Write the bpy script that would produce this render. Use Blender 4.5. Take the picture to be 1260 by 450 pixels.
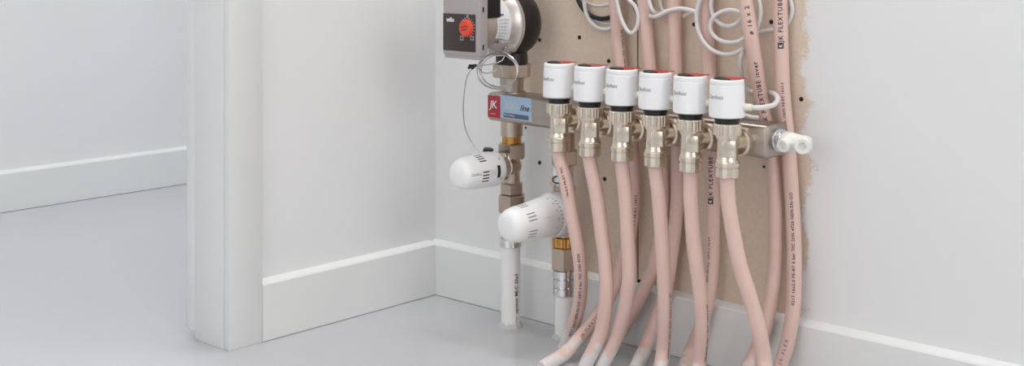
import bpy, bmesh, math, random
from mathutils import Vector, Matrix, Quaternion
random.seed(7)
for o in list(bpy.data.objects): bpy.data.objects.remove(o, do_unlink=True)
SC = bpy.context.scene
COL = SC.collection
MM = 0.001

# ------------------------------------------------------------------ camera
F_PX, CX, Y0, YAW = 1618.663, 630.0, -69.6735, 0.7399
CAM = Vector((1412.607, -1377.499, 521.542))            # millimetres
cd = bpy.data.cameras.new('camera'); cam = bpy.data.objects.new('camera', cd); COL.objects.link(cam)
cam.location = CAM * MM
cam.rotation_euler = (math.pi / 2, 0, YAW)
cd.sensor_width = 36.0; cd.sensor_fit = 'HORIZONTAL'
cd.lens = 36.0 * F_PX / 1260.0
cd.shift_y = -(225.0 - Y0) / 1260.0
cd.clip_start = 0.01
SC.camera = cam
C_R = Vector((math.cos(YAW), math.sin(YAW), 0)); C_F = Vector((-math.sin(YAW), math.cos(YAW), 0)); C_U = Vector((0, 0, 1))

# ------------------------------------------------------------------ world, lights, exposure
w = bpy.data.worlds.new('world'); SC.world = w; w.use_nodes = True
w.node_tree.nodes['Background'].inputs[0].default_value = (0.96, 0.98, 1.0, 1)
w.node_tree.nodes['Background'].inputs[1].default_value = 1.36

def area(name, loc, target, sx, sy, energy, color=(1, 1, 1), spread=None):
    l = bpy.data.lights.new(name, 'AREA'); l.shape = 'RECTANGLE'; l.size = sx; l.size_y = sy
    l.energy = energy; l.color = color
    if spread: l.spread = spread
    o = bpy.data.objects.new(name, l); COL.objects.link(o); o.location = loc
    o.rotation_euler = (Vector(target) - Vector(loc)).to_track_quat('-Z', 'Y').to_euler()
    return o
area('window_daylight_right', (3.52, -0.85, 1.45), (2.0, -0.85, 1.45), 1.5, 1.6, 12.5, (1.0, 0.985, 0.96))
area('shadow_light_right', (3.46, -1.15, 1.95), (0.0, -0.15, 0.2), 0.22, 0.22, 5.5, (1.0, 0.985, 0.96))  # small added light for crisp shadow edges on the left wall, no actual lamp
area('front_fill_light', (0.9, -3.12, 1.20), (0.9, -2.0, 1.2), 1.7, 1.8, 5.2, (1.0, 0.985, 0.97))  # added soft frontal fill, brightens the board and pipes from behind the camera
area('ceiling_lamp', (0.85, -0.85, 2.42), (0.85, -0.85, 0), 0.35, 0.35, 4.2, (1.0, 0.985, 0.965))
area('overhead_fill_light', (1.0, -2.0, 2.42), (1.0, -2.0, 0), 1.4, 1.6, 4.2, (1.0, 0.99, 0.98))  # added broad overhead fill that evens out the walls, not a real fixture
area('hall_wall_fill', (-0.24, -0.20, 2.30), (-1.0, -0.30, 0.2), 0.2, 1.6, 29, (0.94, 0.97, 1.0))  # added fill, aimed at the hall wall to brighten it
area('hall_fill_light', (-0.50, -3.05, 1.3), (-0.55, -1.0, 1.0), 0.8, 1.6, 4.5, (0.92, 0.96, 1.0))  # added fill for the hall, the wall behind it has no window

vs = SC.view_settings
vs.view_transform = 'Standard'; vs.look = 'None'; vs.gamma = 1.0; vs.use_curve_mapping = False
vs.exposure = -0.04

# ------------------------------------------------------------------ pixel -> place
def ray(u, v): return C_F + C_R * ((u - CX) / F_PX) - C_U * ((v - Y0) / F_PX)
def on(ax, val, u, v):
    d = ray(u, v); return CAM + d * ((val - CAM[ax]) / d[ax])
def onX(u, v, X): return on(0, X, u, v)
def onY(u, v, Y): return on(1, Y, u, v)
def onZ(u, v, Z=0.0): return on(2, Z, u, v)

# ------------------------------------------------------------------ materials
def lin(c):
    return tuple((x / 12.92 if x <= 0.04045 else ((x + 0.055) / 1.055) ** 2.4) for x in [k / 255.0 for k in c]) + (1,)
def mat(name, rgb, rough=0.5, metal=0.0, var=0.0, vscale=40.0, bump=0.0, bscale=200.0, spec=0.5, sss=0.0, stretch=None, rvar=0.0, coat=0.0):
    m = bpy.data.materials.new(name); m.use_nodes = True
    nt = m.node_tree; b = nt.nodes['Principled BSDF']
    col = lin(rgb)
    b.inputs['Base Color'].default_value = col
    b.inputs['Roughness'].default_value = rough
    b.inputs['Metallic'].default_value = metal
    b.inputs['Specular IOR Level'].default_value = spec
    if coat: b.inputs['Coat Weight'].default_value = coat; b.inputs['Coat Roughness'].default_value = 0.1
    if sss:
        b.inputs['Subsurface Weight'].default_value = sss
        b.inputs['Subsurface Radius'].default_value = (1.0, 0.55, 0.45)
        b.inputs['Subsurface Scale'].default_value = 0.004
    tc = nt.nodes.new('ShaderNodeTexCoord'); src = tc.outputs['Object']
    if stretch:
        mp = nt.nodes.new('ShaderNodeMapping'); mp.inputs['Scale'].default_value = stretch
        nt.links.new(src, mp.inputs['Vector']); src = mp.outputs['Vector']
    if var or rvar:
        n = nt.nodes.new('ShaderNodeTexNoise'); n.inputs['Scale'].default_value = vscale; n.inputs['Detail'].default_value = 5
        nt.links.new(src, n.inputs['Vector'])
        if var:
            r = nt.nodes.new('ShaderNodeMapRange'); r.inputs[1].default_value = 0.3; r.inputs[2].default_value = 0.7
            r.inputs[3].default_value = 1 - var; r.inputs[4].default_value = 1 + var
            nt.links.new(n.outputs['Fac'], r.inputs[0])
            x = nt.nodes.new('ShaderNodeMix'); x.data_type = 'RGBA'; x.blend_type = 'MULTIPLY'; x.inputs[0].default_value = 1
            x.inputs[6].default_value = col; nt.links.new(r.outputs[0], x.inputs[7])
            nt.links.new(x.outputs[2], b.inputs['Base Color'])
        if rvar:
            r = nt.nodes.new('ShaderNodeMapRange'); r.inputs[1].default_value = 0.3; r.inputs[2].default_value = 0.7
            r.inputs[3].default_value = rough - rvar; r.inputs[4].default_value = rough + rvar
            nt.links.new(n.outputs['Fac'], r.inputs[0]); nt.links.new(r.outputs[0], b.inputs['Roughness'])
    if bump:
        n2 = nt.nodes.new('ShaderNodeTexNoise'); n2.inputs['Scale'].default_value = bscale; n2.inputs['Detail'].default_value = 4
        nt.links.new(src, n2.inputs['Vector'])
        bp = nt.nodes.new('ShaderNodeBump'); bp.inputs['Strength'].default_value = bump; bp.inputs['Distance'].default_value = 0.001
        nt.links.new(n2.outputs['Fac'], bp.inputs['Height']); nt.links.new(bp.outputs[0], b.inputs['Normal'])
    return m
M = {}
M['paint'] = mat('white_wall_paint', (238, 238, 238), 0.75, var=0.008, vscale=6, bump=0.06, bscale=90)
M['lacquer'] = mat('white_lacquer', (236, 237, 236), 0.38, var=0.006, vscale=5)
M['floor'] = mat('grey_floor_coating', (196, 196, 199), 0.085, var=0.012, vscale=3.0, rvar=0.02, spec=0.5)
M['void'] = mat('dark_gap', (40, 36, 33), 0.9)
M['ceiling'] = mat('ceiling_white', (241, 241, 240), 0.8)
M['nickel'] = mat('nickel_plated_brass', (226, 214, 199), 0.24, 1.0, var=0.01, vscale=60, rvar=0.02)
M['bronze'] = mat('raw_brass_fitting', (194, 178, 162), 0.30, 1.0, var=0.03, vscale=70, rvar=0.03)
M['steel'] = mat('brushed_stainless', (178, 168, 160), 0.34, 1.0, var=0.03, vscale=60, stretch=(0.15, 3, 3))
M['chrome'] = mat('chrome', (214, 213, 214), 0.10, 1.0)
M['gold'] = mat('yellow_brass', (196, 150, 84), 0.25, 1.0, var=0.06, vscale=150)
M['alu'] = mat('cast_aluminium', (214, 210, 206), 0.36, 0.75, var=0.05, vscale=130, bump=0.15, bscale=600)
M['cast'] = mat('black_cast_iron', (32, 28, 27), 0.42, 0.0, var=0.2, vscale=150, bump=0.2, bscale=500)
M['motor'] = mat('motor_can_grey', (190, 178, 168), 0.38, 0.6)
M['module'] = mat('pump_module_grey', (176, 168, 169), 0.45)
M['panel'] = mat('dark_panel', (62, 50, 46), 0.35)
M['blackp'] = mat('black_plastic', (26, 24, 24), 0.4)
M['redknob'] = mat('red_dial', (226, 82, 58), 0.4)
M['reddark'] = mat('dark_red_mark', (140, 34, 26), 0.5)
M['white'] = mat('white_plastic', (249, 249, 250), 0.32)
M['headwhite'] = mat('white_thermostat_plastic', (247, 247, 247), 0.30)
M['ring'] = mat('thermostat_ring_white', (228, 228, 229), 0.30)
M['vent'] = mat('milky_white_plastic', (240, 238, 232), 0.35)
M['cable'] = mat('white_cable', (226, 222, 221), 0.42)
M['ivory'] = mat('ivory_boot', (234, 228, 214), 0.45)
M['red'] = mat('actuator_red', (186, 44, 48), 0.35)
M['ink'] = mat('grey_print', (120, 118, 120), 0.6)
M['inkdark'] = mat('dark_print', (48, 32, 34), 0.6)
M['inkwhite'] = mat('white_print', (240, 240, 240), 0.6)
M['labelred'] = mat('label_red', (176, 40, 56), 0.35)
M['labelblue'] = mat('label_pale_blue', (164, 190, 218), 0.35)
M['labelgrey'] = mat('label_slate', (92, 100, 124), 0.35)
M['labelpale'] = mat('label_pale_numeral', (186, 198, 204), 0.35)
M['paper'] = mat('label_paper', (226, 228, 230), 0.5)
M['whitepipe'] = mat('white_multilayer_pipe', (245, 244, 242), 0.32)
M['sealant'] = mat('sealant', (205, 203, 198), 0.5, bump=0.4, bscale=150)
M['wire'] = mat('capillary_metal', (196, 194, 194), 0.22, 0.9)
M['lcd'] = mat('grey_icon', (150, 148, 148), 0.5)

def pipe_material():
    m = mat('pink_heating_pipe', (228, 197, 187), 0.33, var=0.02, vscale=30, sss=0.35)
    nt = m.node_tree; b = nt.nodes['Principled BSDF']
    old = b.inputs['Base Color'].links[0].from_socket
    g = nt.nodes.new('ShaderNodeNewGeometry'); sx = nt.nodes.new('ShaderNodeSeparateXYZ'); nt.links.new(g.outputs['Position'], sx.inputs[0])
    n = nt.nodes.new('ShaderNodeTexNoise'); n.inputs['Scale'].default_value = 55; n.inputs['Detail'].default_value = 4
    nt.links.new(g.outputs['Position'], n.inputs['Vector'])
    ma = nt.nodes.new('ShaderNodeMath'); ma.operation = 'MULTIPLY_ADD'; ma.inputs[1].default_value = -0.075
    nt.links.new(n.outputs['Fac'], ma.inputs[0]); nt.links.new(sx.outputs[2], ma.inputs[2])
    r = nt.nodes.new('ShaderNodeMapRange'); r.inputs[1].default_value = -0.024; r.inputs[2].default_value = -0.014
    r.inputs[3].default_value = 0.9; r.inputs[4].default_value = 0.0
    nt.links.new(ma.outputs[0], r.inputs[0])
    x = nt.nodes.new('ShaderNodeMix'); x.data_type = 'RGBA'
    nt.links.new(r.outputs[0], x.inputs[0]); nt.links.new(old, x.inputs[6]); x.inputs[7].default_value = lin((228, 226, 226))
    nt.links.new(x.outputs[2], b.inputs['Base Color'])
    return m
M['pink'] = pipe_material()

def board_material():
    """bare brown gypsum board, painted white outside a ragged band"""
    m = bpy.data.materials.new('part_painted_board'); m.use_nodes = True
    nt = m.node_tree; b = nt.nodes['Principled BSDF']; L = nt.links.new
    b.inputs['Roughness'].default_value = 0.8
    g = nt.nodes.new('ShaderNodeNewGeometry'); s = nt.nodes.new('ShaderNodeSeparateXYZ'); L(g.outputs['Position'], s.inputs[0])
    def math_(op, a, bb, c=None):
        n = nt.nodes.new('ShaderNodeMath'); n.operation = op
        for i, v in enumerate((a, bb, c)):
            if v is None: continue
            if isinstance(v, (int, float)): n.inputs[i].default_value = v
            else: L(v, n.inputs[i])
        return n.outputs[0]
    def noise(scale, detail, rough=0.6):
        n = nt.nodes.new('ShaderNodeTexNoise'); n.inputs['Scale'].default_value = scale; n.inputs['Detail'].default_value = detail
        n.inputs['Roughness'].default_value = rough
        L(g.outputs['Position'], n.inputs['Vector']); return n.outputs['Fac']
    n1 = math_('SUBTRACT', noise(14, 2), 0.5); n2 = math_('SUBTRACT', noise(70, 5), 0.5); n3 = math_('SUBTRACT', noise(420, 3, 0.8), 0.5)
    d = math_('ADD', math_('MULTIPLY', n1, 0.060), math_('ADD', math_('MULTIPLY', n2, 0.030), math_('MULTIPLY', n3, 0.034)))
    x = math_('ADD', s.outputs[0], d)
    # right limit
    r1 = nt.nodes.new('ShaderNodeMapRange'); L(x, r1.inputs[0]); r1.inputs[1].default_value = 0.6205; r1.inputs[2].default_value = 0.6265
    # left limit (further left above the manifold)
    mz = nt.nodes.new('ShaderNodeMapRange'); L(s.outputs[2], mz.inputs[0]); mz.inputs[1].default_value = 0.27; mz.inputs[2].default_value = 0.31
    mz.inputs[3].default_value = 0.232; mz.inputs[4].default_value = 0.170
    xl = math_('SUBTRACT', x, mz.outputs[0])
    r2 = nt.nodes.new('ShaderNodeMapRange'); L(xl, r2.inputs[0]); r2.inputs[1].default_value = -0.003; r2.inputs[2].default_value = 0.003
    r2.inputs[3].default_value = 1; r2.inputs[4].default_value = 0
    painted = math_('MAXIMUM', r1.outputs[0], r2.outputs[0])
    cr = nt.nodes.new('ShaderNodeMapRange'); L(noise(160, 6, 0.7), cr.inputs[0]); cr.inputs[1].default_value = .3; cr.inputs[2].default_value = .7
    cr.inputs[3].default_value = 0.93; cr.inputs[4].default_value = 1.06
    br = nt.nodes.new('ShaderNodeMix'); br.data_type = 'RGBA'; br.blend_type = 'MULTIPLY'; br.inputs[0].default_value = 1
    br.inputs[6].default_value = lin((228, 209, 191)); L(cr.outputs[0], br.inputs[7])
    mx = nt.nodes.new('ShaderNodeMix'); mx.data_type = 'RGBA'; L(painted, mx.inputs[0]); L(br.outputs[2], mx.inputs[6])
    mx.inputs[7].default_value = lin((238, 238, 238))
    L(mx.outputs[2], b.inputs['Base Color'])
    bp = nt.nodes.new('ShaderNodeBump'); bp.inputs['Strength'].default_value = 0.35; bp.inputs['Distance'].default_value = 0.0008
    L(painted, bp.inputs['Height']); L(bp.outputs[0], b.inputs['Normal'])
    return m
M['board'] = board_material()

# ------------------------------------------------------------------ geometry helpers (millimetres)
class MB:
    def __init__(self): self.bm = bmesh.new()
    def box(self, x0, x1, y0, y1, z0, z1, bev=0.0, seg=2, rot=None, piv=None):
        r = bmesh.ops.create_cube(self.bm, size=1.0); vs_ = r['verts']
        c = Vector(((x0 + x1) / 2, (y0 + y1) / 2, (z0 + z1) / 2)); sc = Vector((abs(x1 - x0), abs(y1 - y0), abs(z1 - z0)))
        for v in vs_: v.co = Vector((v.co.x * sc.x, v.co.y * sc.y, v.co.z * sc.z)) + c
        if bev:
            es = list({e for v in vs_ for e in v.link_edges})
            rb = bmesh.ops.bevel(self.bm, geom=es, offset=bev, segments=seg, profile=0.5, affect='EDGES')
            vs_ = list({v for f in rb['faces'] for v in f.verts} | {v for v in vs_ if v.is_valid})
        if rot is not None:
            p = Vector(piv) if piv is not None else c
            for v in vs_: v.co = rot @ (v.co - p) + p
        return self
    def lathe(self, prof, o=(0, 0, 0), axis=(0, 0, 1), seg=32, phase=0.0, wob=None):
        """prof: list of (radius, height) along axis"""
        o = Vector(o); a = Vector(axis).normalized()
        q = Vector((0, 0, 1)).rotation_difference(a)
        rings = []
        for r, h in prof:
            if r < 1e-6: rings.append([self.bm.verts.new(o + q @ Vector((0, 0, h)))]); continue
            ring = []
            for k in range(seg):
                t = phase + 2 * math.pi * k / seg
                rr = r if wob is None else r * wob(k, h)
                ring.append(self.bm.verts.new(o + q @ Vector((rr * math.cos(t), rr * math.sin(t), h))))
            rings.append(ring)
        for A, B in zip(rings, rings[1:]):
            if len(A) == 1 and len(B) == 1: continue
            for k in range(seg):
                k2 = (k + 1) % seg
                if len(A) == 1: self.bm.faces.new((A[0], B[k], B[k2]))
                elif len(B) == 1: self.bm.faces.new((A[k], A[k2], B[0]))
                else: self.bm.faces.new((A[k], A[k2], B[k2], B[k]))
        return self
    def cyl(self, r, h0, h1, o=(0, 0, 0), axis=(0, 0, 1), seg=32, ch=0.6):
        ch = min(ch, abs(h1 - h0) * 0.4, r * 0.4)
        return self.lathe([(0, h0), (r - ch, h0), (r, h0 + ch), (r, h1 - ch), (r - ch, h1), (0, h1)], o, axis, seg)
    def hexnut(self, r, h0, h1, o=(0, 0, 0), axis=(0, 0, 1), phase=0.0, ch=1.4):
        return self.lathe([(0, h0), (r * 0.90, h0), (r, h0 + ch), (r, h1 - ch), (r * 0.90, h1), (0, h1)], o, axis, 6, phase)
    def tube(self, pts, r, n=14, caps=True, closed=False):
        P = [Vector(p) for p in pts]; N = len(P)
        T = []
        for i in range(N):
            a = P[i - 1] if (i > 0 or closed) else P[i]; b = P[(i + 1) % N] if (i < N - 1 or closed) else P[i]
            T.append((b - a).normalized())
        up = Vector((0, 1, 0.3)); u = (up - T[0] * up.dot(T[0])).normalized()
        rings = []
        for i in range(N):
            u = (u - T[i] * u.dot(T[i])).normalized(); v = T[i].cross(u)
            rings.append([self.bm.verts.new(P[i] + (u * math.cos(2 * math.pi * k / n) + v * math.sin(2 * math.pi * k / n)) * r) for k in range(n)])
        for i in range(N - 1 + (1 if closed else 0)):
            A, B = rings[i], rings[(i + 1) % N]
            for k in range(n): self.bm.faces.new((A[k], A[(k + 1) % n], B[(k + 1) % n], B[k]))
        if caps and not closed:
            self.bm.faces.new(rings[0]); self.bm.faces.new(rings[-1])
        return self
    def prism(self, poly, axis, a0, a1):
        """poly: (p,q) in the plane across axis 'x' (y,z) or 'y' (x,z) or 'z' (x,y)"""
        def mk(p, q, a): return {'x': (a, p, q), 'y': (p, a, q), 'z': (p, q, a)}[axis]
        A = [self.bm.verts.new(mk(p, q, a0)) for p, q in poly]; B = [self.bm.verts.new(mk(p, q, a1)) for p, q in poly]
        n = len(poly)
        for k in range(n): self.bm.faces.new((A[k], A[(k + 1) % n], B[(k + 1) % n], B[k]))
        self.bm.faces.new(A); self.bm.faces.new(list(reversed(B)))
        return self
    def build(self, name, m, parent=None, smooth=True, angle=35, org=None):
        bmesh.ops.recalc_face_normals(self.bm, faces=self.bm.faces[:])
        off = Vector(org) if org is not None else (Vector(parent['_o']) if parent is not None else Vector())
        for v in self.bm.verts: v.co = (v.co - off) * MM
        me = bpy.data.meshes.new(name); self.bm.to_mesh(me); self.bm.free()
        return finish(me, name, m, parent, smooth, angle, org)
ORG = {}
def finish(me, name, m, parent, smooth=True, angle=35, org=None):
    me.materials.append(m)
    if smooth:
        for p in me.polygons: p.use_smooth = True
        me.set_sharp_from_angle(angle=math.radians(angle))
    o = bpy.data.objects.new(name, me); COL.objects.link(o)
    if parent is not None: o.parent = parent; o['_o'] = tuple(parent['_o'])
    else:
        o['_o'] = tuple(org) if org is not None else (0, 0, 0)
        if org is not None: o.location = Vector(org) * MM
    return o
def thing(name, label, cat, loc, group=None):
    o = bpy.data.objects.new(name, None); COL.objects.link(o); o.location = Vector(loc) * MM
    o.empty_display_size = 0.01
    o['label'] = label; o['category'] = cat; o['_o'] = tuple(loc)
    if group: o['group'] = group
    return o
def tag(o, label, cat, group=None, kind=None):
    o['label'] = label; o['category'] = cat
    if group: o['group'] = group
    if kind: o['kind'] = kind
    return o
def struct(o, label, cat): return tag(o, label, cat, kind='structure')
def spline(pts, step=4.0):
    """Catmull-Rom through the points, resampled evenly"""
    P = [Vector(p) for p in pts]; P = [P[0] * 2 - P[1]] + P + [P[-1] * 2 - P[-2]]
    out = []
    for i in range(1, len(P) - 2):
        n = max(2, int((P[i + 1] - P[i]).length / step))
        for k in range(n):
            t = k / n; a, b, c, d = P[i - 1], P[i], P[i + 1], P[i + 2]
            out.append(0.5 * ((2 * b) + (c - a) * t + (2 * a - 5 * b + 4 * c - d) * t * t + (3 * b - a - 3 * c + d) * t ** 3))
    out.append(P[-2]); return out
def text_bm(txt, size, shear=0.0, spacing=1.0, align='LEFT', bold=0.0, res=2):
    """flat lettering as a list of vertices and faces in mm"""
    cu = bpy.data.curves.new('t', 'FONT'); cu.body = txt; cu.size = size; cu.shear = shear; cu.space_character = spacing
    cu.align_x = align; cu.resolution_u = res; cu.offset = bold
    ob = bpy.data.objects.new('t', cu); COL.objects.link(ob)
    dg = bpy.context.evaluated_depsgraph_get(); dg.update()
    me = bpy.data.meshes.new_from_object(ob.evaluated_get(dg))
    bm = bmesh.new(); bm.from_mesh(me)
    for lim in (3.0, 1.5):                              # short edges, so the print follows curved surfaces
        bmesh.ops.triangulate(bm, faces=bm.faces[:])
        es = [e for e in bm.edges if e.calc_length() > lim]
        if es: bmesh.ops.subdivide_edges(bm, edges=es, cuts=1)
    bmesh.ops.triangulate(bm, faces=bm.faces[:]); bm.verts.index_update()
    vs_ = [v.co.copy() for v in bm.verts]; fs = [tuple(v.index for v in f.verts) for f in bm.faces]; bm.free()
    bpy.data.objects.remove(ob); bpy.data.curves.remove(cu); bpy.data.meshes.remove(me)
    return vs_, fs
def text_obj(name, txt, size, fn, m, parent, **kw):
    """fn maps text-plane (x, y) in mm to a point in mm"""
    vs_, fs = text_bm(txt, size, **kw)
    off = Vector(parent['_o'])
    me = bpy.data.meshes.new(name); me.from_pydata([(Vector(fn(v.x, v.y)) - off) * MM for v in vs_], [], fs); me.update()
    return finish(me, name, m, parent, smooth=False)
def copy_tree(root, delta):
    r = root.copy(); COL.objects.link(r); r.location = root.location + Vector(delta) * MM
    for ch in [c for c in root.children]:
        c = ch.copy(); COL.objects.link(c); c.parent = r
        for gch in ch.children:
            g = gch.copy(); COL.objects.link(g); g.parent = c
    return r

# ------------------------------------------------------------------ the room
X1, Y1, H = 3600.0, -3200.0, 2500.0
HX = -1045.7                                            # hall wall
struct(MB().box(HX - 60, X1 + 60, Y1 - 60, 1100, -60, 0).build('floor', M['floor'], smooth=False), 'glossy light grey seamless coated floor', 'floor')
struct(MB().box(HX - 60, X1 + 60, Y1 - 60, 1100, H, H + 50).build('ceiling', M['ceiling'], smooth=False), 'white ceiling above the room', 'ceiling')
wb = struct(MB().box(-64, X1, 14, 80, 0, H).build('wall_back', M['void'], smooth=False), 'white wall with bare brown board band behind the manifold', 'wall')
JX = 377.1
bl = MB().box(0, JX - 1.3, 0, 14, 0, H).build('wall_board', M['board'], wb, smooth=False)
brd = MB().box(JX + 1.3, X1, 0, 14, 0, H).build('wall_board', M['board'], wb, smooth=False)
bl['label'] = 'left board, painted white towards the corner'; brd['label'] = 'right board, painted white beyond the pipes'
screws = [(713, 46), (664, 49), (986, 122), (787, 346), (744, 220), (664, 200), (854, 30), (949, 27), (940, 205), (647, 157), (749, 75)]
sm = None
for u, v in screws:
    p = onY(u, v, -0.2)
    par = bl if p.x < JX else brd
    r = 2.8 if (u, v) not in ((940, 205), (647, 157)) else 1.6
    b = MB(); b.lathe([(0, -0.1), (r * 0.35, -0.1), (r * 0.45, 0.5), (r * 0.9, 0.7), (r, 0.3), (r, -1.5), (0, -1.5)], p, (0, -1, 0), 14)
    b.build('screw', M['blackp'], par)
wl = MB()
DY0, DY1 = -379.0, -1270.0                              # door opening
wl.box(-64, 0, DY0 + 14, 80, 0, H).box(-64, 0, Y1, DY1 - 14, 0, H).box(-64, 0, DY1 - 14, DY0 + 14, 2060, H)
struct(wl.build('wall_left', M['paint'], smooth=False), 'white left wall between the corner and the doorway', 'wall')
struct(MB().box(HX - 60, HX, Y1, 1100, 0, H).build('wall_hall', M['paint'], smooth=False), 'white hall wall seen through the doorway', 'wall')
struct(MB().box(HX, -64, 1040, 1100, 0, H).build('wall_hall_end', M['paint'], smooth=False), 'white end wall of the hall', 'wall')
# walls out of view, with window openings the daylight comes through
wr = MB(); wr.box(X1, X1 + 60, Y1, -1600, 0, H).box(X1, X1 + 60, -100, 80, 0, H).box(X1, X1 + 60, -1600, -100, 0, 650).box(X1, X1 + 60, -1600, -100, 2250, H)
struct(wr.build('wall_right', M['paint'], smooth=False), 'white wall with window opening out of view on the right', 'wall')
wf = MB(); wf.box(HX - 60, 50, Y1 - 60, Y1, 0, H).box(1750, X1, Y1 - 60, Y1, 0, H).box(50, 1750, Y1 - 60, Y1, 0, 300).box(50, 1750, Y1 - 60, Y1, 2100, H)
struct(wf.build('wall_front', M['paint'], smooth=False), 'white wall with window opening behind the camera', 'wall')

def skirt(name, axis, a0, a1, sgn, base, label):
    h, t = 74.0, 12.0
    poly = [(0, 0.8), (t, 0.8), (t, h), (t - 1.5, h + 2.0), (1.5, h + 6.0), (0, h + 6.0)]
    pl = [(base + sgn * p, q) for p, q in poly]
    b = MB(); b.prism(pl, axis, a0, a1)
    return struct(b.build(name, M['lacquer'], angle=20), label, 'baseboard')
skirt('baseboard_back', 'x', 0, X1, -1, 0, 'white baseboard along the wall behind the pink pipes')
skirt('baseboard_left', 'y', -12.2, -326.4, 1, 0, 'white baseboard on the short wall beside the doorway')
skirt('baseboard_hall', 'y', 1040, Y1, 1, HX, 'white baseboard of the hall wall beyond the doorway')

df = thing('door_1', 'white lacquered door frame without a door', 'door frame', (-30, DY0, 0)); df['kind'] = 'structure'
MB().box(0, 11.5, DY0, -326.6, 0, 2112, 0.9).build('casing', M['lacquer'], df)
MB().box(-64, -0.2, DY0 - 0.6, DY0 + 14, 0, 2060, 0.8).build('jamb', M['lacquer'], df)
MB().box(-83, -64.2, DY0 - 0.6, -326.6, 12, 2112, 0.9).build('casing', M['lacquer'], df)
MB().box(0, 11.5, DY1 - 53, DY1, 0, 2112, 0.9).build('casing', M['lacquer'], df)
MB().box(-64, -0.2, DY1 - 14, DY1, 0, 2060, 0.8).build('jamb', M['lacquer'], df)
MB().box(0, 11.5, DY1, DY0, 2060, 2112, 0.9).build('head_casing', M['lacquer'], df)

# ------------------------------------------------------------------ manifold bar
TILT = 0.012
def tz(x): return -TILT * (x - 461.0)                   # the bar dips slightly to the right
COLX = 204.0; BY = -54.0
man = thing('manifold', 'brushed steel manifold bar with red and blue label, carrying six valves', 'manifold', (400, BY, 278))
ZC = 296.5
rotm = Matrix.Rotation(TILT, 3, 'Y')
b = MB(); b.box(178, 618, -76, -32, ZC - 19.2, ZC + 19.2, 5.0, 3, rot=rotm, piv=(461, BY, ZC)); bar = b.build('bar', M['steel'], man, angle=40)
zl = ZC + tz(COLX)
MB().lathe([(16.2, 17), (16.2, 40), (0, 40)], (COLX, BY, zl), seg=36).lathe([(20, 18.4), (19, 20.5), (16, 21.5)], (COLX, BY, zl), seg=36).build('upper_stub', M['steel'], man)
MB().lathe([(15, -40), (15, -18)], (COLX, BY, zl), seg=36).lathe([(0, -40), (15, -40)], (COLX, BY, zl), seg=36).build('lower_stub', M['bronze'], man)
fy = -76.15
def front(x0, z0): return lambda x, y: (x0 - 3.4 + x, fy - 0.35, z0 - 0.5 + y - TILT * x)
def plate(name, x0, x1, z0, z1, m, dy=0.0, parent=man):
    zz = lambda x, z: z - TILT * (x - 183.0)
    b = MB(); x0, x1, z0, z1 = x0 - 3.4, x1 - 3.4, z0 - 0.5, z1 - 0.5; A = [(x0, z0), (x1, z0), (x1, z1), (x0, z1)]
    f = [b.bm.verts.new((x, fy - 0.12 - dy, zz(x, z))) for x, z in A]; k = [b.bm.verts.new((x, fy + 0.3, zz(x, z))) for x, z in A]
    b.bm.faces.new(f); b.bm.faces.new(k[::-1])
    for i in range(4): b.bm.faces.new((f[i], f[(i + 1) % 4], k[(i + 1) % 4], k[i]))
    return b.build(name, m, parent, smooth=False)
lr = plate('red_label', 183.5, 206.5, 286.0, 315.6, M['labelred'])
lb = plate('blue_label', 207.0, 263.0, 287.2, 317.6, M['labelblue'])
plate('slate_strip', 212.5, 258.0, 288.6, 294.6, M['labelgrey'], 0.1, lb)
text_obj('lettering', 'JK', 14.5, front(187.5, 299.0), M['inkwhite'], lr, shear=0.12, spacing=0.95, bold=0.15)
text_obj('small_print', 'manifolds', 2.6, front(188.0, 290.5), M['inkwhite'], lr)
text_obj('numerals', '300', 17.0, front(213.0, 299.5), M['labelpale'], lb, bold=0.7)
text_obj('script_word', 'line', 11.5, front(242.0, 299.5), M['inkdark'], lb, shear=0.45, bold=0.15)
text_obj('small_print', 'floor heating', 3.6, front(214.0, 290.6), M['inkwhite'], lb)
VX = [336.07 + 50 * i for i in range(6)]

# end fitting: white drain tee at the right end of the bar
ze = ZC + tz(620)
dv = thing('drain_fitting', 'white plastic drain tee on the right end of the manifold', 'fitting', (620, BY, ze))
ax = Vector((1, -0.12, -0.02)).normalized(); o0 = Vector((619, BY, ze + 1))
MB().lathe([(12.5, 0), (13, 1.5), (11.5, 3), (11.5, 4), (13, 5.5), (11.5, 7), (11.5, 8), (12.5, 9.5), (10, 11), (0, 11)], o0, ax, 28).build('threaded_collar', M['chrome'], dv)
MB().lathe([(0, 9), (10.0, 9), (11.0, 12), (11.2, 20), (10.2, 27), (10.0, 29), (10.0, 36), (9.6, 41), (7, 43), (0, 43.5)], o0, ax, 28).build('body', M['vent'], dv)
sp = thing_dir = Vector((-0.10, -1, -0.12)).normalized(); o1 = o0 + ax * 19
MB().lathe([(8.2, 4), (8.0, 17), (7.0, 18.5), (3.8, 18.5), (3.4, 15), (0, 15)], o1, sp, 24).build('spout', M['vent'], dv)
sp2 = Vector((0.55, -1, -0.05)).normalized(); o2 = o0 + ax * 34
MB().lathe([(9.6, 2), (9.4, 13), (8.4, 14.5), (4.6, 14.5), (4.0, 11), (0, 11)], o2, sp2, 24).build('spout', M['vent'], dv)

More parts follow.
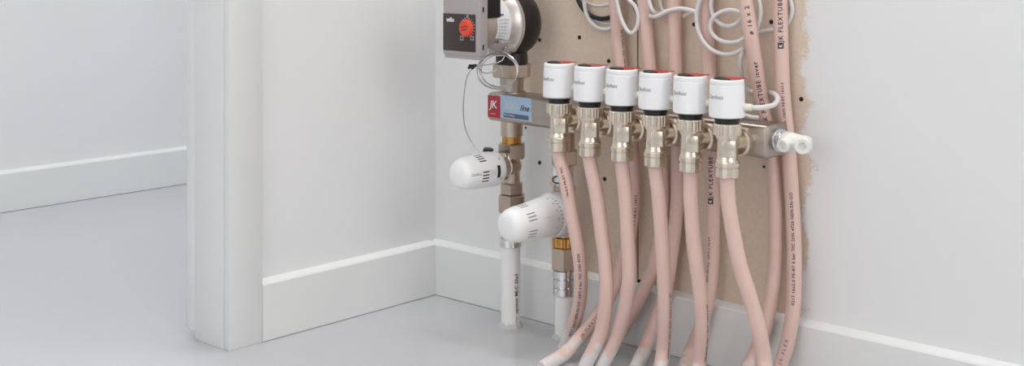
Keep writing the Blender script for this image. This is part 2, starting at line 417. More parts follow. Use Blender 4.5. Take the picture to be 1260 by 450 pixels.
# ------------------------------------------------------------------ six valves
def make_valve():
    x = VX[0]; z0 = tz(x)
    t = thing('manifold_valve', '', 'valve', (x, -110, 260 + z0), 'six nickel valves along the manifold')
    def Z(z): return z + z0
    o = (x, -110, 0)
    b = MB(); b.lathe([(0, Z(306)), (15.8, Z(306)), (16.4, Z(307)), (16.4, Z(317.5)), (15.4, Z(319)), (0, Z(319))], o, seg=72, wob=lambda k, h: 1.0 if k % 3 else 0.955)
    b.build('knurled_collar', M['nickel'], t, angle=25)
    b = MB(); b.lathe([(0, Z(276)), (13.2, Z(276)), (13.2, Z(277.5)), (12.0, Z(279.5)), (11.7, Z(282)), (11.7, Z(300)), (12.8, Z(302)), (13.8, Z(303.5)), (13.8, Z(306.5)), (0, Z(306.5))], o, seg=32)
    b.lathe([(10.5, 4), (9.8, 14), (9.8, 26), (0, 26)], (x, -110, Z(296)), (0, 1, 0), 28)
    body = b.build('body', M['nickel'], t)
    fd = Vector((0.70, -0.72, 0)).normalized(); q = Vector((0, -1, 0)).rotation_difference(fd).to_matrix()
    for dx in (0,):
        b = MB(); b.box(x - 7.2, x + 7.2, -122.3, -116, Z(282), Z(300.5), 0.9, 2, rot=q, piv=(x, -110, Z(291))); b.build('cast_panel', M['nickel'], body)
        b = MB(); b.lathe([(2.0, 0), (2.2, 1), (1.2, 1.6), (0, 1.6)], Vector((x, -110, Z(303))) + fd * 13.0, fd, 12); b.build('stud', M['bronze'], body)
    b = MB(); b.lathe([(0, Z(257.8)), (12.8, Z(257.8)), (13.9, Z(259)), (13.9, Z(268.5)), (13.2, Z(269.2)), (13.2, Z(270)), (14.4, Z(270.8)), (14.4, Z(274.8)), (13.4, Z(276)), (0, Z(276))], o, seg=16, phase=0.2)
    b.build('compression_nut', M['nickel'], t, angle=15)
    b = MB(); b.lathe([(0, 21), (14.0, 21), (16.2, 22.6), (16.2, 31), (14.8, 32.6), (14.0, 34.2), (0, 34.2)], (x, -110, Z(295)), (0, 1, 0), 24, phase=0.15)
    b.build('union_nut', M['nickel'], t, angle=20)
    return t
vproto = make_valve()
nth = ['leftmost valve', 'second valve from the left', 'third valve from the left', 'fourth valve from the left', 'fifth valve from the left', 'rightmost valve']
nlab = ['nickel valve on the manifold, leftmost of the six, nearest the pump', 'nickel valve on the manifold, second from the pump',
        'nickel valve on the manifold, third from the pump', 'nickel valve on the manifold, fourth from the pump',
        'nickel valve on the manifold, fifth from the pump', 'nickel valve on the manifold, rightmost, beside the white drain tee']
valves = [vproto]
for i in range(1, 6): valves.append(copy_tree(vproto, (50 * i, 0, -TILT * 50 * i)))
for v, l in zip(valves, nlab): v['label'] = l

# ------------------------------------------------------------------ six actuators
def make_actuator():
    x = VX[0]; z0 = tz(x)
    t = thing('valve_actuator', '', 'actuator', (x, -110, 319 + z0), 'six white actuators on the valves')
    def Z(z): return z + z0
    o = (x, -110, 0)
    MB().lathe([(0, Z(319)), (13.2, Z(319)), (13.2, Z(321.8)), (14.2, Z(322.2)), (14.2, Z(326.5)), (0, Z(326.5))], o, seg=32).build('base_ring', M['blackp'], t)
    h = MB().lathe([(0, Z(326)), (18.6, Z(326)), (20.4, Z(327.2)), (20.5, Z(332)), (19.6, Z(362.6)), (19.2, Z(363.1)), (19.5, Z(363.6)), (19.3, Z(368.2)), (18.2, Z(369.4)), (16.6, Z(369.4)), (16.2, Z(368.2)), (0, Z(368.2))], o, seg=48).build('housing', M['white'], t)
    b = MB(); n = 20; poly = [(x + 1 + 15.5 * math.cos(a), -110 + 15.5 * math.sin(a)) for a in [math.radians(-43 + 190 * k / n) for k in range(n + 1)]]
    b.prism(poly, 'z', Z(368.3), Z(370.4)); q = Matrix.Rotation(math.radians(42), 3, 'Z'); b.box(x + 8, x + 22.5, -112.5, -107.5, Z(369.6), Z(370.6), 0.3, 1, rot=q, piv=(x, -110, Z(370))); b.build('red_indicator', M['red'], t)
    b = MB(); poly = [(x + 0.5 + 15.3 * math.cos(a), -110 + 15.3 * math.sin(a)) for a in [math.radians(150 + 164 * k / n) for k in range(n + 1)]]
    b.prism(poly, 'z', Z(368.3), Z(370.7)); b.build('black_indicator', M['blackp'], t)
    a0 = math.radians(-101)
    text_obj('lettering', 'Danfoss', 6.6, lambda u, v: (x + (20.25 + 0) * math.cos(a0 + u / 20.2), -110 + 20.25 * math.sin(a0 + u / 20.2), Z(348) + v), M['ink'], h, shear=0.35, align='CENTER')
    MB().lathe([(0, 17), (4.4, 17), (4.2, 29), (3.2, 30), (0, 30)], (x, -110, Z(338.5)), (0.97, 0.22, 0), 18).build('cable_boot', M['ivory'], t)
    return t
aproto = make_actuator()
acts = [aproto]
for i in range(1, 6): acts.append(copy_tree(aproto, (50 * i, 0, -TILT * 50 * i)))
for v, l in zip(acts, nth): v['label'] = 'white actuator with red top on the ' + l

# ------------------------------------------------------------------ pink pipes
def pipe_map(path, s0, theta0, r, size, lift=0.12):
    """text plane -> pipe surface: x runs up the pipe, y runs to the viewer's left"""
    P = path; S = [0.0]
    for a, b_ in zip(P, P[1:]): S.append(S[-1] + (b_ - a).length)
    def at(s):
        s = max(0.0, min(S[-1] - 1e-3, s))
        lo, hi = 0, len(S) - 1
        while hi - lo > 1:
            mid = (lo + hi) // 2
            if S[mid] <= s: lo = mid
            else: hi = mid
        t = (s - S[lo]) / max(1e-6, S[hi] - S[lo]); p = P[lo].lerp(P[hi], t)
        return p, (P[min(hi + 1, len(P) - 1)] - P[max(lo - 1, 0)]).normalized()
    def fn(x, y):
        p, tg = at(s0 - x)
        d = (CAM - p); d.z = 0; d = d.normalized(); d = (d - tg * d.dot(tg)).normalized(); l = d.cross(tg).normalized()
        if l.dot(C_R) > 0: l = -l
        th = theta0 + (y - size * 0.35) / r
        return p + (d * math.cos(th) + l * math.sin(th)) * (r + lift)
    return fn
def pipe_print(parent, path, txt, s0, size, theta0, r, m, name='printed_text', spacing=1.15, shear=0.0, bold=0.0, lift=0.12):
    return text_obj(name, txt, size, pipe_map(path, s0, theta0, r, size, lift), m, parent, spacing=spacing, shear=shear, bold=bold)
def slen(path, v):
    """path length at which the pipe crosses image row v"""
    s = 0.0
    for a, b_ in zip(path, path[1:]):
        d = b_ - CAM; row = Y0 - F_PX * d.z / d.dot(C_F)
        s += (b_ - a).length
        if row >= v: return s
    return s
PR = 8.6
FRONT = [
 [(697, 226, -110), (703, 262, -109), (710, 297, -107), (714.5, 333, -102), (713, 372, -92), (704.5, 404, -80), ('z', 696, 424)],
 [(734, 240, -110), (740, 285, -111), (745, 325, -112), (746, 362, -112), (739.5, 408, -107), ('z', 722, 446)],
 [(769.5, 240, -110), (772, 285, -110), (774, 325, -109), (773, 352, -107), (767.5, 384, -101), (758, 415, -94), ('z', 743, 446)],
 [(810.5, 240, -110), (813.5, 282, -109), (816, 321, -107), (818, 378, -98), (816, 430, -86), ('z', 810, 466)],
 [(850, 246, -110), (853, 290, -109), (857, 325, -107), (862, 363, -102), (864, 407, -94), (860, 447, -84), ('z', 851, 480)],
 [(896.5, 250, -110), (902, 285, -109), (910, 324, -108), (922, 363, -104), (934, 407, -98), (941, 450, -92), ('z', 943, 512)]]
BACK = [
 [(752, -40, -16), (757, 0, -16), (763, 78, -16), (772, 140, -16), (779, 205, -16), (779.5, 255, -17), (772, 300, -20), (762, 331, -26), (752, 360, -42), (733, 391, -74), (700, 430, -117), ('z', 674, 448)],
 [(787, -40, -16), (792, 0, -16), (799, 78, -16), (808, 150, -16), (816, 217, -16), (815, 275, -18), (805, 325, -23), (785, 371, -27), (770, 398, -30), ('z', 748, 434)],
 [(829, -40, -16), (830, 0, -16), (831, 80, -16), (833, 150, -16), (834, 217, -16), (832, 265, -17), (825, 324, -20), (817, 366, -24), (806, 396, -32), (795, 425, -48), ('z', 784, 449)],
 [(869, -40, -14), (870, 0, -14), (872, 80, -14), (875, 140, -15), (878, 200, -16), (877.5, 270, -17), (876, 324, -20), (872, 363, -24), (862, 402, -27), (849, 435, -30), ('z', 838, 462)],
 [(910, -40, -42), (917, 0, -41), (926, 55, -36), (935, 110, -21), (944, 155, -17), (951, 200, -16), (955, 262, -17), (954, 325, -20), (949, 363, -24), (940, 407, -26), (923, 447, -30), ('z', 902, 482)],
 [(959, -40, -16), (960, 0, -16), (961.5, 60, -16), (964, 120, -16), (971, 190, -16), (976, 270, -17), (977.5, 330, -20), (976, 378, -24), (969, 421, -28), (960, 450, -33), ('z', 956, 478)]]
def to3d(spec, start=None):
    out = [Vector(s) for s in (start or [])]
    for s in spec:
        if s[0] == 'z':
            p = onZ(s[1], s[2], 4.0); out.append(p); out.append(p + (p - out[-2]).normalized() * 10)
        else: out.append(onY(*s))
    return out
BIG = 5.6
def heating_pipe(spec, label, start=None, group='pink heating pipes', r=PR):
    P3 = to3d(spec, start)
    if not start: P3 = [P3[0] + Vector((0, -2, 420)), P3[0] + Vector((0, -1, 180))] + P3     # on up to the second manifold out of view
    path = spline(P3)
    t = thing('heating_pipe', label, 'pipe', path[-1], group)
    MB().tube(path, r, 20).build('tube', M['pink'], t)
    return t, path
fl = ['pink pipe running down from the ' + n for n in nth]
fp = []
for i in range(6):
    st = [(VX[i], -110, 262 + tz(VX[i])), (VX[i] + 0.3, -110, 250 + tz(VX[i]))]
    fp.append(heating_pipe(FRONT[i], fl[i], st, 'pink pipes below the valves'))
bk = ['pink pipe behind the manifold, leftmost of the back row, crossing forward to the floor', 'pink pipe behind the manifold, second of the back row from the pump',
      'pink pipe behind the manifold, third of the back row from the pump', 'pink pipe behind the manifold, passing behind the big white cable loop',
      'pink pipe with large print leaning in front of the white cable loops', 'rightmost pink pipe with black logo print, beside the ragged paint edge']
bp_ = [heating_pipe(BACK[i], bk[i], None, 'pink pipes behind the manifold') for i in range(6)]
SM = 'NEN-EN-ISO 15875-2 ' 'PE-RT 16x2.0 6 bar 70C 0217 '
def pr(pp, txt, v, size, th, **k):
    if size < 5: size *= 1.2; k['bold'] = 0.10
    t, path = pp; pipe_print(t, path, txt, slen(path, v), size, th, PR, M['inkdark'], **k)
pr(bp_[4], 'JK FLEXTUBE inver', 150, 7.6, 0.05, spacing=1.28, bold=0.14)
pr(bp_[4], 'ø 16 x 2', 38, 7.6, -0.05, spacing=1.3, bold=0.14)
pr(bp_[5], 'JK FLEXTUBE', 49, 7.6, 0.05, spacing=1.2, bold=0.14)
b = None
def pipe_logo(pp, v, th, w=7.0, h=7.0):
    t, path = pp; s = slen(path, v); fn = pipe_map(path, s, th, PR, 0.0, 0.10)
    bm_ = MB(); G = [[bm_.bm.verts.new(fn(-w / 2 + w * i / 2, -h / 2 + h * j / 6)) for j in range(7)] for i in range(3)]
    for A_, B_ in zip(G, G[1:]):
        for j in range(6): bm_.bm.faces.new((A_[j], A_[j + 1], B_[j + 1], B_[j]))
    bm_.build('logo_block', M['inkdark'], t)
    pipe_print(t, path, 'K', s + 2.0, 5.6, th, PR, M['inkwhite'], name='logo_letter', bold=0.1, lift=0.25)
pipe_logo(bp_[5], 55, 0.08)
pr(bp_[5], 'NEN-EN-ISO 15875 PE-RT 16x2.0', 175, 3.4, 0.08, spacing=1.25)
pr(bp_[5], '0217 16x2.0 PE-RT 6 bar 70C DIN 4726 NEN-EN-ISO', 372, 4.2, 0.12, spacing=1.15)
pr(bp_[5], 'JK FLEX', 446, 5.6, 0.25, spacing=1.7)
pr(bp_[3], 'JK FLEXTUBE', 239, 7.4, 0.45, spacing=1.2, bold=0.14)
pipe_logo(bp_[3], 245, 0.45)
pr(bp_[3], 'NEN-EN-ISO 15875-2 PE-RT', 345, 3.0, 0.55, spacing=1.3)
pr(fp[0], 'PE-RT 16x2.0 NEN-EN-ISO 15875 6 bar 70C DIN 4726', 405, 4.0, 0.10, spacing=1.12)
pr(fp[0], '16x2.0 PE-RT 70C', 240, 3.6, 0.15, spacing=1.15)
pr(fp[3], 'NEN-EN-ISO 15875-2 PE-RT 16x2.0 6 bar 70C', 440, 3.2, -0.85, spacing=1.2)
pr(fp[4], 'NEN-EN-ISO 15875-2 PE-RT 16x2.0 6 bar', 440, 3.0, -0.85, spacing=1.2)
pr(bp_[0], 'JK FLEXTUBE inver', 415, 5.4, 0.2, spacing=1.4)
pr(bp_[0], '16x2.0 PE-RT 15875', 280, 3.6, -0.3, spacing=1.3)
pr(bp_[0], '6 bar 70C 15875-2 PE', 78, 3.4, -0.75, spacing=1.3)

# ------------------------------------------------------------------ pump and its riser
PZ = 414.0
pu = thing('circulation_pump', 'circulation pump with grey control box, red dial and black housing', 'pump', (COLX, BY, 340))
A = (COLX, 0, PZ)
def ya(prof, seg=40, phase=0.0): return MB().lathe(prof, (COLX, 0, PZ), (0, 1, 0), seg, phase)
vol = ya([(0, -76), (40, -76), (43, -74), (44, -68), (45.5, -62), (45.5, -50), (43, -42), (36, -36), (0, -35)])
vol.lathe([(22, -62), (22, -46), (19, -30), (30, -12)], (COLX, BY, PZ), seg=30)
vol.build('pump_housing', M['cast'], pu)
fl_ = ya([(0, -113), (31, -113), (33, -112), (36, -104), (39.5, -92), (42.5, -84), (44.5, -82), (44.5, -76), (0, -76)], 48)
flo = fl_.build('motor_flange', M['alu'], pu, angle=25)
for a in (54, 140, 215, 300):
    ar = math.radians(a)
    c = Vector((COLX + 38.5 * math.cos(ar), -88, PZ - 38.5 * math.sin(ar)))
    MB().lathe([(7.5, 12), (7.0, 2), (5.6, -3), (0, -3)], c, (0, 1, 0), 18).build('bolt_boss', M['alu'], flo)
    MB().lathe([(0, 0), (3.0, 0), (3.0, 4), (4.8, 4), (4.8, -4.6), (4.0, -5.2), (2.6, -5.2), (2.6, -3.4), (0, -3.4)][3:], c + Vector((0, -2.5, 0)), (0, 1, 0), 16).build('bolt', M['chrome'], flo)
for a in (36, 74, -82):
    ar = math.radians(a); q = Matrix.Rotation(ar, 3, 'Y')
    b = MB(); b.box(COLX + 30, COLX + 42, -110, -82, PZ - 1.6, PZ + 1.6, 1.0, 2, rot=q, piv=A); b.build('rib', M['alu'], flo)
ya([(0, -141), (31, -141), (32, -139), (32, -119), (32.6, -118), (32.6, -112), (0, -112)], 48).build('motor_can', M['motor'], pu)
MB().box(COLX - 26, COLX + 34, -139, -112, PZ + 10, PZ + 46, 2).build('terminal_box', M['blackp'], pu)
# type label wrapped on the flange side
lbm = MB(); rows = []
for k in range(13):
    a = math.radians(-72 + 104 * k / 12); rows.append([lbm.bm.verts.new((COLX + rr * math.cos(a), yy, PZ - rr * math.sin(a))) for rr, yy in ((32.6, -117), (35.0, -108.5), (38.6, -97))])
for R0, R1 in zip(rows, rows[1:]):
    for j in range(2): lbm.bm.faces.new((R0[j], R0[j + 1], R1[j + 1], R1[j]))
tl = lbm.build('type_label', M['paper'], pu)
def on_label(x, y):
    t = x / 20.0; a = (y) / 36.0; rr = 32.9 + 6.1 * t; return (COLX + rr * math.cos(a), -117 + 20.0 * t, PZ + rr * math.sin(a))
for k, (sz, s_) in enumerate([(2.6, '~230 V 50 Hz'), (2.4, 'No 4164018'), (2.4, 'P1(W) I(A)'), (2.4, 'min 4 0.06'), (2.4, 'max 45 0.44'), (2.2, 'IPX4D Cl.F'), (2.4, 'PN6 TF95')]):
    text_obj('print', s_, sz, lambda x, y, k=k: on_label(2.0 + x, 6.0 - 4.4 * k + y), M['inkdark'], tl)
text_obj('print', 'wilo', 5.0, lambda x, y: on_label(2.0 + x, 13 + y), M['inkdark'], tl, bold=0.15)
text_obj('print', 'CE', 5.0, lambda x, y: on_label(2.0 + x, -27.5 + y), M['inkdark'], tl, bold=0.15)
# control module
FYm = -155.0
md = MB().box(173, 240, FYm, -139, 375.5, 466, 1.6, 3).build('control_box', M['module'], pu)
MB().box(174.5, 238.5, FYm + 1.5, FYm + 12, 370.8, 376.5, 1.0).build('lower_lip', M['module'], md)
for zz in (436, 387): MB().box(239.6, 240.3, -149.5, -146.5, zz - 3.4, zz + 3.4, 0.3).build('side_slot', M['blackp'], md)
pn = MB().box(173.8, 233, FYm - 0.7, FYm + 0.5, 380.8, 429.4, 0.4).build('control_panel', M['panel'], md)
def pf(u0, v0):
    p = onY(u0, v0, FYm - 0.8); return lambda x, y: (p.x + x, FYm - 0.85, p.z + y)
text_obj('lettering', 'wilo', 8.2, pf(549.5, 26.3), M['inkwhite'], md, bold=0.32)
dc = onY(574.6, 34.5, FYm - 1)
dl = MB().lathe([(0, 0), (11.6, 0), (11.6, 1.4), (10.6, 2.2), (10.4, 4.2), (9.4, 5.0), (0, 5.0)], dc, (0, -1, 0), 36).build('dial', M['redknob'], md)
for dz in (-1.7, 1.9):
    q = Matrix.Rotation(math.radians(-12), 3, 'Y')
    MB().box(dc.x - 5.5, dc.x + 5.5, dc.y - 5.4, dc.y - 4.6, dc.z + dz - .5, dc.z + dz + .5, 0, rot=q, piv=(dc.x, dc.y, dc.z)).build('dial_groove', M['reddark'], dl)
for k in range(17):
    a = math.radians(-50 + 280 * k / 16); q = Matrix.Rotation(-a, 3, 'Y')
    MB().box(dc.x + 12.2, dc.x + 13.6 + (0.9 if k % 4 == 0 else 0), FYm - 1.0, FYm - 0.5, dc.z - .32, dc.z + .32, 0, rot=q, piv=(dc.x, FYm, dc.z)).build('scale_mark', M['inkwhite'], md)
for u in (568.3, 580.8):
    p = onY(u, 47.0, FYm - 0.8); MB().box(p.x - 3.4, p.x + 3.4, FYm - 1.0, FYm - .5, p.z - 3, p.z + 3, 0.2).build('icon', M['lcd'], md)
    MB().box(p.x - 1.6, p.x + 1.6, FYm - 1.2, FYm - .8, p.z - 1.4, p.z + 1.4).build('icon_mark', M['panel'], md)
p = onY(575.2, 20.5, FYm - 0.8); MB().box(p.x - 1.8, p.x + 1.8, FYm - 1.0, FYm - .5, p.z - 2.2, p.z + 2.2, 0.2).build('icon', M['lcd'], md)
MB().hexnut(27.5, 470, 489, (COLX, BY, 0), phase=0.05, ch=1.2).build('union_nut', M['bronze'], pu, angle=25)
MB().cyl(20, 450, 472, (COLX, BY, 0)).build('upper_port', M['cast'], pu)
MB().cyl(14, 485, 900, (COLX, BY, 0)).build('riser_tube', M['steel'], pu)
MB().hexnut(27.5, 339.5, 358.5, (COLX, BY, 0), phase=0.05, ch=1.2).build('union_nut', M['bronze'], pu, angle=25)

# thermostatic valve below the left end of the manifold
def column(o, parts, t):
    for nm, kind, r, z0, z1, m in parts:
        b = MB()
        if kind == 'hex': b.hexnut(r, z0, z1, (o[0], o[1], 0), phase=0.12)
        elif kind == 'knurl': b.lathe([(0, z0), (r - .8, z0), (r, z0 + .8), (r, z1 - .8), (r - .8, z1), (0, z1)], (o[0], o[1], 0), seg=60, wob=lambda k, h: 1.0 if k % 3 else 0.95)
        else: b.cyl(r, z0, z1, (o[0], o[1], 0))
        b.build(nm, m, t, angle=25)
c1 = (COLX, BY)
tv = thing('thermostatic_valve', 'brass thermostatic valve under the left end of the manifold', 'valve', (COLX, BY, 150))
column(c1, [('brass_ring', 'cyl', 13.2, 249.5, 261.5, M['gold']), ('upper_nut', 'hex', 20, 229, 250, M['bronze']),
            ('neck', 'cyl', 11.2, 193, 230, M['bronze']), ('middle_nut', 'hex', 16.4, 180, 196, M['bronze']),
            ('lower_nut', 'hex', 19.5, 156, 180, M['bronze']), ('tail', 'cyl', 13.5, 121, 157, M['bronze'])], tv)
MB().lathe([(0, -6), (12.5, -6), (13.2, 6), (11.2, 12), (10.2, 16), (0, 16)], (COLX, BY, 219), (0, -1, 0), 28).build('side_port', M['bronze'], tv)
c2 = (290.0, -45.0)
tv2 = thing('thermostatic_valve', 'brass thermostatic valve behind the leftmost pink pipe', 'valve', (c2[0], c2[1], 87))
column(c2, [('top_stub', 'cyl', 14, 248, 280, M['bronze']), ('upper_nut', 'hex', 18.5, 229, 249, M['bronze']),
            ('sight_sleeve', 'cyl', 12.5, 200, 230, M['chrome']), ('neck', 'cyl', 14.5, 183, 201, M['bronze']), ('valve_body', 'cyl', 15.5, 150, 184, M['bronze']), ('middle_nut', 'hex', 17.5, 134, 151, M['bronze']),
            ('brass_ring', 'knurl', 16.2, 121, 134, M['gold']), ('lower_nut', 'hex', 18.5, 91, 121, M['bronze'])], tv2)
MB().lathe([(0, -4), (15, -4), (15.5, 8), (14.5, 16), (0, 16)], (c2[0], c2[1], 167), (0, -1, 0), 28).build('side_port', M['bronze'], tv2)
pc = onY(686, 212, c2[1] - 13)
MB().box(pc.x - 6, pc.x + 5, c2[1] - 15, c2[1] - 9, 205, 226, 0.8).build('white_window', M['white'], tv2)
cl = [onY(u, v, c2[1] - 17) for u, v in ((692, 217), (684, 217), (680.5, 219), (680.5, 223), (684, 225), (692, 226))]
MB().tube(spline(cl, 2), 0.9, 8).build('wire_clip', M['blackp'], tv2)

def white_pipe(o, zt, sleeve, label, ribs, r=13.2):
    t = thing('supply_pipe', label, 'pipe', (o[0], o[1], 0), 'white multilayer pipes')
    MB().cyl(r, -3, zt, (o[0], o[1], 0), seg=36).build('tube', M['whitepipe'], t)
    z0, z1 = sleeve
    prof = [(r, z0)]
    n = ribs
    for k in range(n):
        a = z0 + (z1 - z0) * k / n; b_ = z0 + (z1 - z0) * (k + 1) / n
        prof += [(r + .6, a + .2), (r + 2.0, a + 1.5), (r + 2.0, b_ - 1.5), (r + .6, b_ - .2)]
    prof += [(r - 2, z1)]
    MB().lathe(prof, (o[0], o[1], 0), seg=36).build('crimp_sleeve', M['chrome'], t)
    MB().lathe([(r + 2.6, -0.5), (r + 1.9, 2.0), (r + .7, 5.0), (r - .5, 7.0)], (o[0], o[1], 0), seg=36, wob=lambda k, h: 1 + 0.05 * math.sin(k * 1.7) + 0.04 * math.sin(k * .6)).build('sealant_ring', M['sealant'], t)
    return t
w1 = white_pipe((COLX - 2, BY), 112, (108, 121), 'white pipe with dark print standing left under the pump', 1)
w2 = white_pipe(c2, 57, (56, 91), 'white pipe with ribbed chrome sleeve behind the pink pipes', 3, 13.0)
path = [Vector((COLX - 2, BY, 112 - k * 2)) for k in range(55)]
pipe_print(w1, path, 'uponor MLC 32x3', 92, 7.2, -0.62, 13.2, M['inkdark'], spacing=1.0, bold=0.16)
pipe_print(w1, path, '6 bar', 104, 4.2, -0.62, 13.2, M['inkdark'], spacing=1.0)

# ------------------------------------------------------------------ thermostatic heads
def head(o, axis, scale, kind, label):
    a = Vector(axis).normalized()
    t = thing('radiator_thermostat', label, 'thermostat', o, 'white thermostatic heads')
    o = Vector(o)
    side = Vector((0, 0, 1)); xr = a.cross(side).normalized()       # horizontal side direction
    if xr.x < 0: xr = -xr
    up = xr.cross(a).normalized()
    if up.z < 0: up = -up
    def S(p): return [(r * scale, h * scale) for r, h in p]
    if kind == 1:
        MB().lathe(S([(0, 14), (13, 14), (16.6, 16), (18, 19), (17, 20.2), (18.4, 21.4), (18.4, 30), (16, 32), (0, 32)]), o, a, 36).build('chrome_collar', M['chrome'], t)
        MB().lathe(S([(0, 31), (19.5, 31), (20.5, 32), (20.5, 34.4), (0, 34.4)]), o, a, 40).build('gap_ring', M['blackp'], t)
        prof = [(0, 33.5), (21.4, 33.5), (23.0, 35), (23.6, 38), (23.6, 50), (23.2, 62), (22.6, 74), (22.0, 86), (21.0, 94), (19.0, 100), (16.0, 104.2), (13.0, 105.6), (0, 106.4)]
    else:
        MB().lathe(S([(0, 14), (26.0, 12), (28.2, 13.5), (28.8, 16), (28.4, 26), (27.2, 28.5), (0, 28.5)]), o, a, 48).build('scale_ring', M['ring'], t)
        prof = [(0, 28), (25.6, 28), (25.8, 30), (25.4, 40), (24.5, 52), (23.4, 66), (22.7, 80), (22.3, 89), (21.0, 97), (18.4, 103), (15.2, 106), (11.5, 107), (0, 107.6)]
    MB().lathe(S(prof), o, a, 48).build('grip', M['headwhite'], t, angle=50)
    def rad(h):
        h /= scale
        for (r0, h0), (r1, h1) in zip(prof[1:], prof[2:]):
            if h0 <= h <= h1: return scale * (r0 + (r1 - r0) * (h - h0) / max(1e-6, h1 - h0))
        return scale * 20
    def surf(ang, h, lift=0.0):
        r = rad(h) + lift
        return o + a * h + (xr * math.cos(ang) + up * math.sin(ang)) * r
    def patch(name, ang0, ang1, h0, h1, m, lift=0.15):
        b = MB(); n = 5; R_ = []
        for k in range(n + 1):
            an = ang0 + (ang1 - ang0) * k / n
            R_.append([b.bm.verts.new(surf(an, h0 + (h1 - h0) * j / 4, lift)) for j in range(5)])
        for P0, P1 in zip(R_, R_[1:]):
            for j in range(4): b.bm.faces.new((P0[j], P0[j + 1], P1[j + 1], P1[j]))
        b.build(name, m, t)
    def label_text(s, ang, h, size, along=True, m='ink', **k):
        # letters run towards the valve (screen right) with tops up
        def fn(x, y): return surf(ang + y / (scale * 22), h - x, 0.2)
        text_obj('lettering', s, size, fn, M[m], t, **k)
    D = math.radians
    if kind == 1:
        for base in (-8, 62, 130):
            for k in range(4): patch('slot', D(base + 12 - 10.5 * k), D(base + 16.2 - 10.5 * k), 68 * scale, 80 * scale, M['panel'])
        patch('black_window', D(-20), D(20), 47.5 * scale, 53 * scale, M['blackp'])
        patch('slider_track', D(-11), D(11), 54 * scale, 67 * scale, M['ring'])
        label_text('Danfoss', D(-2), 99 * scale, 5.0, shear=0.3)
        label_text('II', D(36), 46 * scale, 5.4); label_text('III', D(-30), 46 * scale, 5.4)
        cap = surf(D(100), 42 * scale, 1.2)
        MB().lathe([(0, -5), (6.8, -5), (7.2, 0), (6.4, 2.4), (0, 2.6)], cap, (0.15, 0, 1), 20).build('capillary_plug', M['blackp'], t)
    else:
        for base in (-26, 30, 84, -84):
            for k in range(3): patch('slot', D(base + 9 - 11 * k), D(base + 12.0 - 11 * k), 74 * scale, 88 * scale, M['ink'])
        for k, s_ in enumerate(('5', '4', '3', '2', '1', '*')): label_text(s_, D(70 - 24 * k), 40 * scale, 4.6, m='ink')
        for k in range(14): patch('tick', D(78 - 11 * k), D(79.6 - 11 * k), 30 * scale, 34 * scale, M['ink'])
        patch('pointer', D(14), D(15.6), 44 * scale, 66 * scale, M['ring'])
    return t
h1 = head((COLX, BY, 220), (0.0, -1, 0.0), 1.0, 1, 'white thermostatic head with black window and wire, under the manifold label')
h2 = head((c2[0], c2[1], 166.5), (-0.03, -1, -0.03), 1.03, 2, 'larger white thermostatic head in front of the two white pipes')

# ------------------------------------------------------------------ capillary coil
ct = thing('capillary_tube', 'thin coiled metal capillary wire hanging below the pump', 'wire', onY(612, 109, -112))
for k in range(4):
    pts = []
    cxp, cyp = 612.5 + [0, 1.5, -1, 2][k], 87 + [0, -1.2, 1.0, .4][k]; rx, ry = 25.5 - [0, 1.5, .6, 3][k], 22.0 - [0, 1.3, .5, 2][k]
    for j in range(48):
        a = 2 * math.pi * j / 48; pts.append(onY(cxp + rx * math.cos(a), cyp + ry * math.sin(a), -112 - 2.2 * k + 3 * math.sin(a + k)))
    MB().tube(pts, 0.85, 8, closed=True).build('coil', M['wire'], ct)
t_ = [onY(u, v, Y) for u, v, Y in ((622, 64, -112), (618, 74, -116), (604, 79, -122), (590, 81, -124), (582, 84, -124), (575, 94, -122), (571.5, 112, -120), (570, 135, -116), (572.5, 158, -110), (582, 178, -104), (593, 191, -101))]
MB().tube(spline(t_, 3), 0.8, 8).build('tail', M['wire'], ct)
t_ = [onY(u, v, Y) for u, v, Y in ((588, 84, -124), (596, 90, -124), (608, 88, -122), (616, 82, -118), (619, 94, -118))]
MB().tube(spline(t_, 3), 0.8, 8).build('inner_turn', M['wire'], ct)
pt = onY(582.5, 82, -124)
b = MB()
for dx, dz, r in ((-3.5, 0.5, 3.0), (2.5, 1.0, 3.0), (0, -1.6, 2.2), (-6.5, -2.0, 1.8), (6, 2.5, 1.8)):
    b.lathe([(0, -r), (r * .8, -r * .6), (r, 0), (r * .8, r * .6), (0, r)], pt + Vector((dx, -2, dz)), (0.4, 0.2, 1), 12)
b.build('wire_tie', M['blackp'], ct)

# ------------------------------------------------------------------ cables
def cable(spec, label, r=2.7, m='cable', name='cable', group='white actuator cables', step=3.0, pts=None):
    P = pts if pts else [onY(*s) for s in spec]
    if spec and spec[0][1] < -5: P = [P[0] + Vector((0, -1, 260)), P[0] + Vector((0, 0, 60))] + P
    if spec and spec[-1][1] < -5: P = P + [P[-1] + Vector((0, 0, 60)), P[-1] + Vector((0, -1, 260))]
    path = spline(P, step)
    low = min(path, key=lambda p: p.z)
    o = MB().tube(path, r, 12).build(name, M[m], None, org=low)
    return tag(o, label, 'cable', group)
def arc(cx_, cy_, rx, ry, a0, a1, Y, n=14, dY=0.0):
    return [(cx_ + rx * math.cos(math.radians(a0 + (a1 - a0) * k / n)), cy_ + ry * math.sin(math.radians(a0 + (a1 - a0) * k / n)), Y + dY * k / n) for k in range(n + 1)]
cable(arc(744, 2, 25, 34, 250, 60, -15.0, 14, 11.0), 'white cable loop behind the leftmost pink pipe, beside the black cable')
cable(arc(752, -2, 40, 31, 200, 70, -2.2), 'thin pale cable behind the black cable', r=1.5)
cable(arc(738, -24, 33, 31, 130, 50, -2.2), 'short thin pale cable at the top edge above the black cable', r=1.5)
cable(arc(741, -18, 33, 41, 185, 70, -6.0, 14, 1.5), 'black cable loop at the top left, among the white cables', r=3.0, m='blackp', group='black cables')
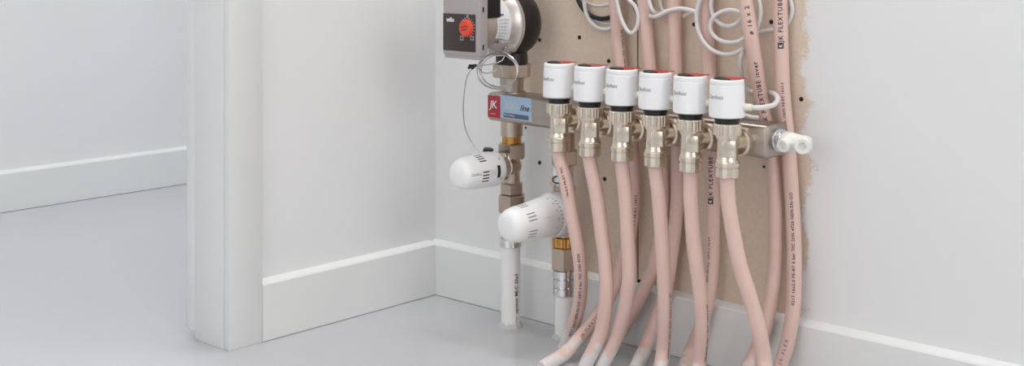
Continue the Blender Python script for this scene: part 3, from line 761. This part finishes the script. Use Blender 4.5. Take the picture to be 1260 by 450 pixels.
cable([(757, -22, -29), (759, 0, -29), (763, 18, -29), (769, 33, -29), (776, 41, -28), (783, 35, -26), (785.5, 21, -25), (781, 7, -25), (772, -3, -26), (768, -22, -27)], 'white cable loop in front of the leftmost pink pipe')
cable([(770, -20, -6), (776, -2, -6), (781, 8, -6), (786, 20, -5)], 'short black cable end between two pink pipes', r=3.0, m='blackp', group='black cables')
cable([(797, -20, -29), (799, 2, -29), (804, 14, -28), (812, 17, -10), (822, 13, -4)], 'white cable drooping from the top past the second pink pipe', r=2.6)
cable([(812, -20, -7), (812.5, 2, -7), (814.5, 11, -7), (818, 14, -6)], 'short white cable drop just left of the third pink pipe', r=2.4)
cable([(800, 20, -20), (806, 20.5, -27), (813, 18, -29), (822, 13.5, -29.5), (836, 10.5, -29.5), (848, 12, -29), (854, 14, -27), (859, 15.5, -24)], 'wavy white cable crossing in front of the third pink pipe')
cable([(835, 21, -7), (843, 19.5, -8), (851, 15, -12), (862, 11, -16), (868, 11, -20)], 'short white cable running up to the big loop', r=2.4)
cable(arc(894, 22, 37, 45, 300, 55, -28.5, 24), 'largest white cable loop hanging at the top right')
cable(arc(899, 32.5, 25, 20, 345, 40, -29.0, 20), 'small round white cable loop inside the largest loop')
cable(arc(896, 6, 21, 26, 380, 22, -26.5, 26), 'upper small white cable loop inside the largest loop')
cable(arc(908, 14, 28, 36, -80, 62, -22.5, 14), 'white cable arc right of the leaning pink pipe')
cable([(928, 42, -14), (938, 39, -8), (948, 37, -5), (960, 36, -4), (970, 27, -4), (975, 12, -4), (972, -8, -5)], 'white cable passing behind the rightmost pink pipe')
# cable of the rightmost actuator: the hook beside the housing, then up to the loops
x6, z6 = VX[5], tz(VX[5])
p0 = Vector((x6 + 28, -103.5, 338.5 + z6))
cable(None, 'white cable hooking out of the rightmost actuator and up to the loops', r=2.9,
      pts=[p0, p0 + Vector((7, 1.5, 0.2))] + [onY(*q) for q in ((945, 131, -86), (953.5, 128, -70), (957, 121, -52), (953, 115.5, -36), (948, 114, -14), (936, 114, -4), (922, 112, -4), (915, 103, -9), (912, 90, -20), (911, 76, -27), (914, 62, -28))])
for i in range(5):
    x, z0 = VX[i], tz(VX[i]); zt = ZC + 19.2 + tz(x) + 3.0
    s = Vector((x + 28, -103.5, 338.5 + z0))
    cable(None, 'white cable curling from the actuator on the ' + nth[i] + ' onto the bar', r=2.7,
          pts=[s, s + Vector((5, 4, 0)), s + Vector((7, 12, -5)), Vector((x + 34, -78, zt + 6)), Vector((x + 34, -62 + 3 * i, zt + 2)), Vector((x + 42, -50, zt)), Vector((x + 52, -46, zt - .2))] + ([Vector((x + 70, -46, zt - .5))] if i < 4 else []))

for o in bpy.data.objects:
    if '_o' in o: del o['_o']
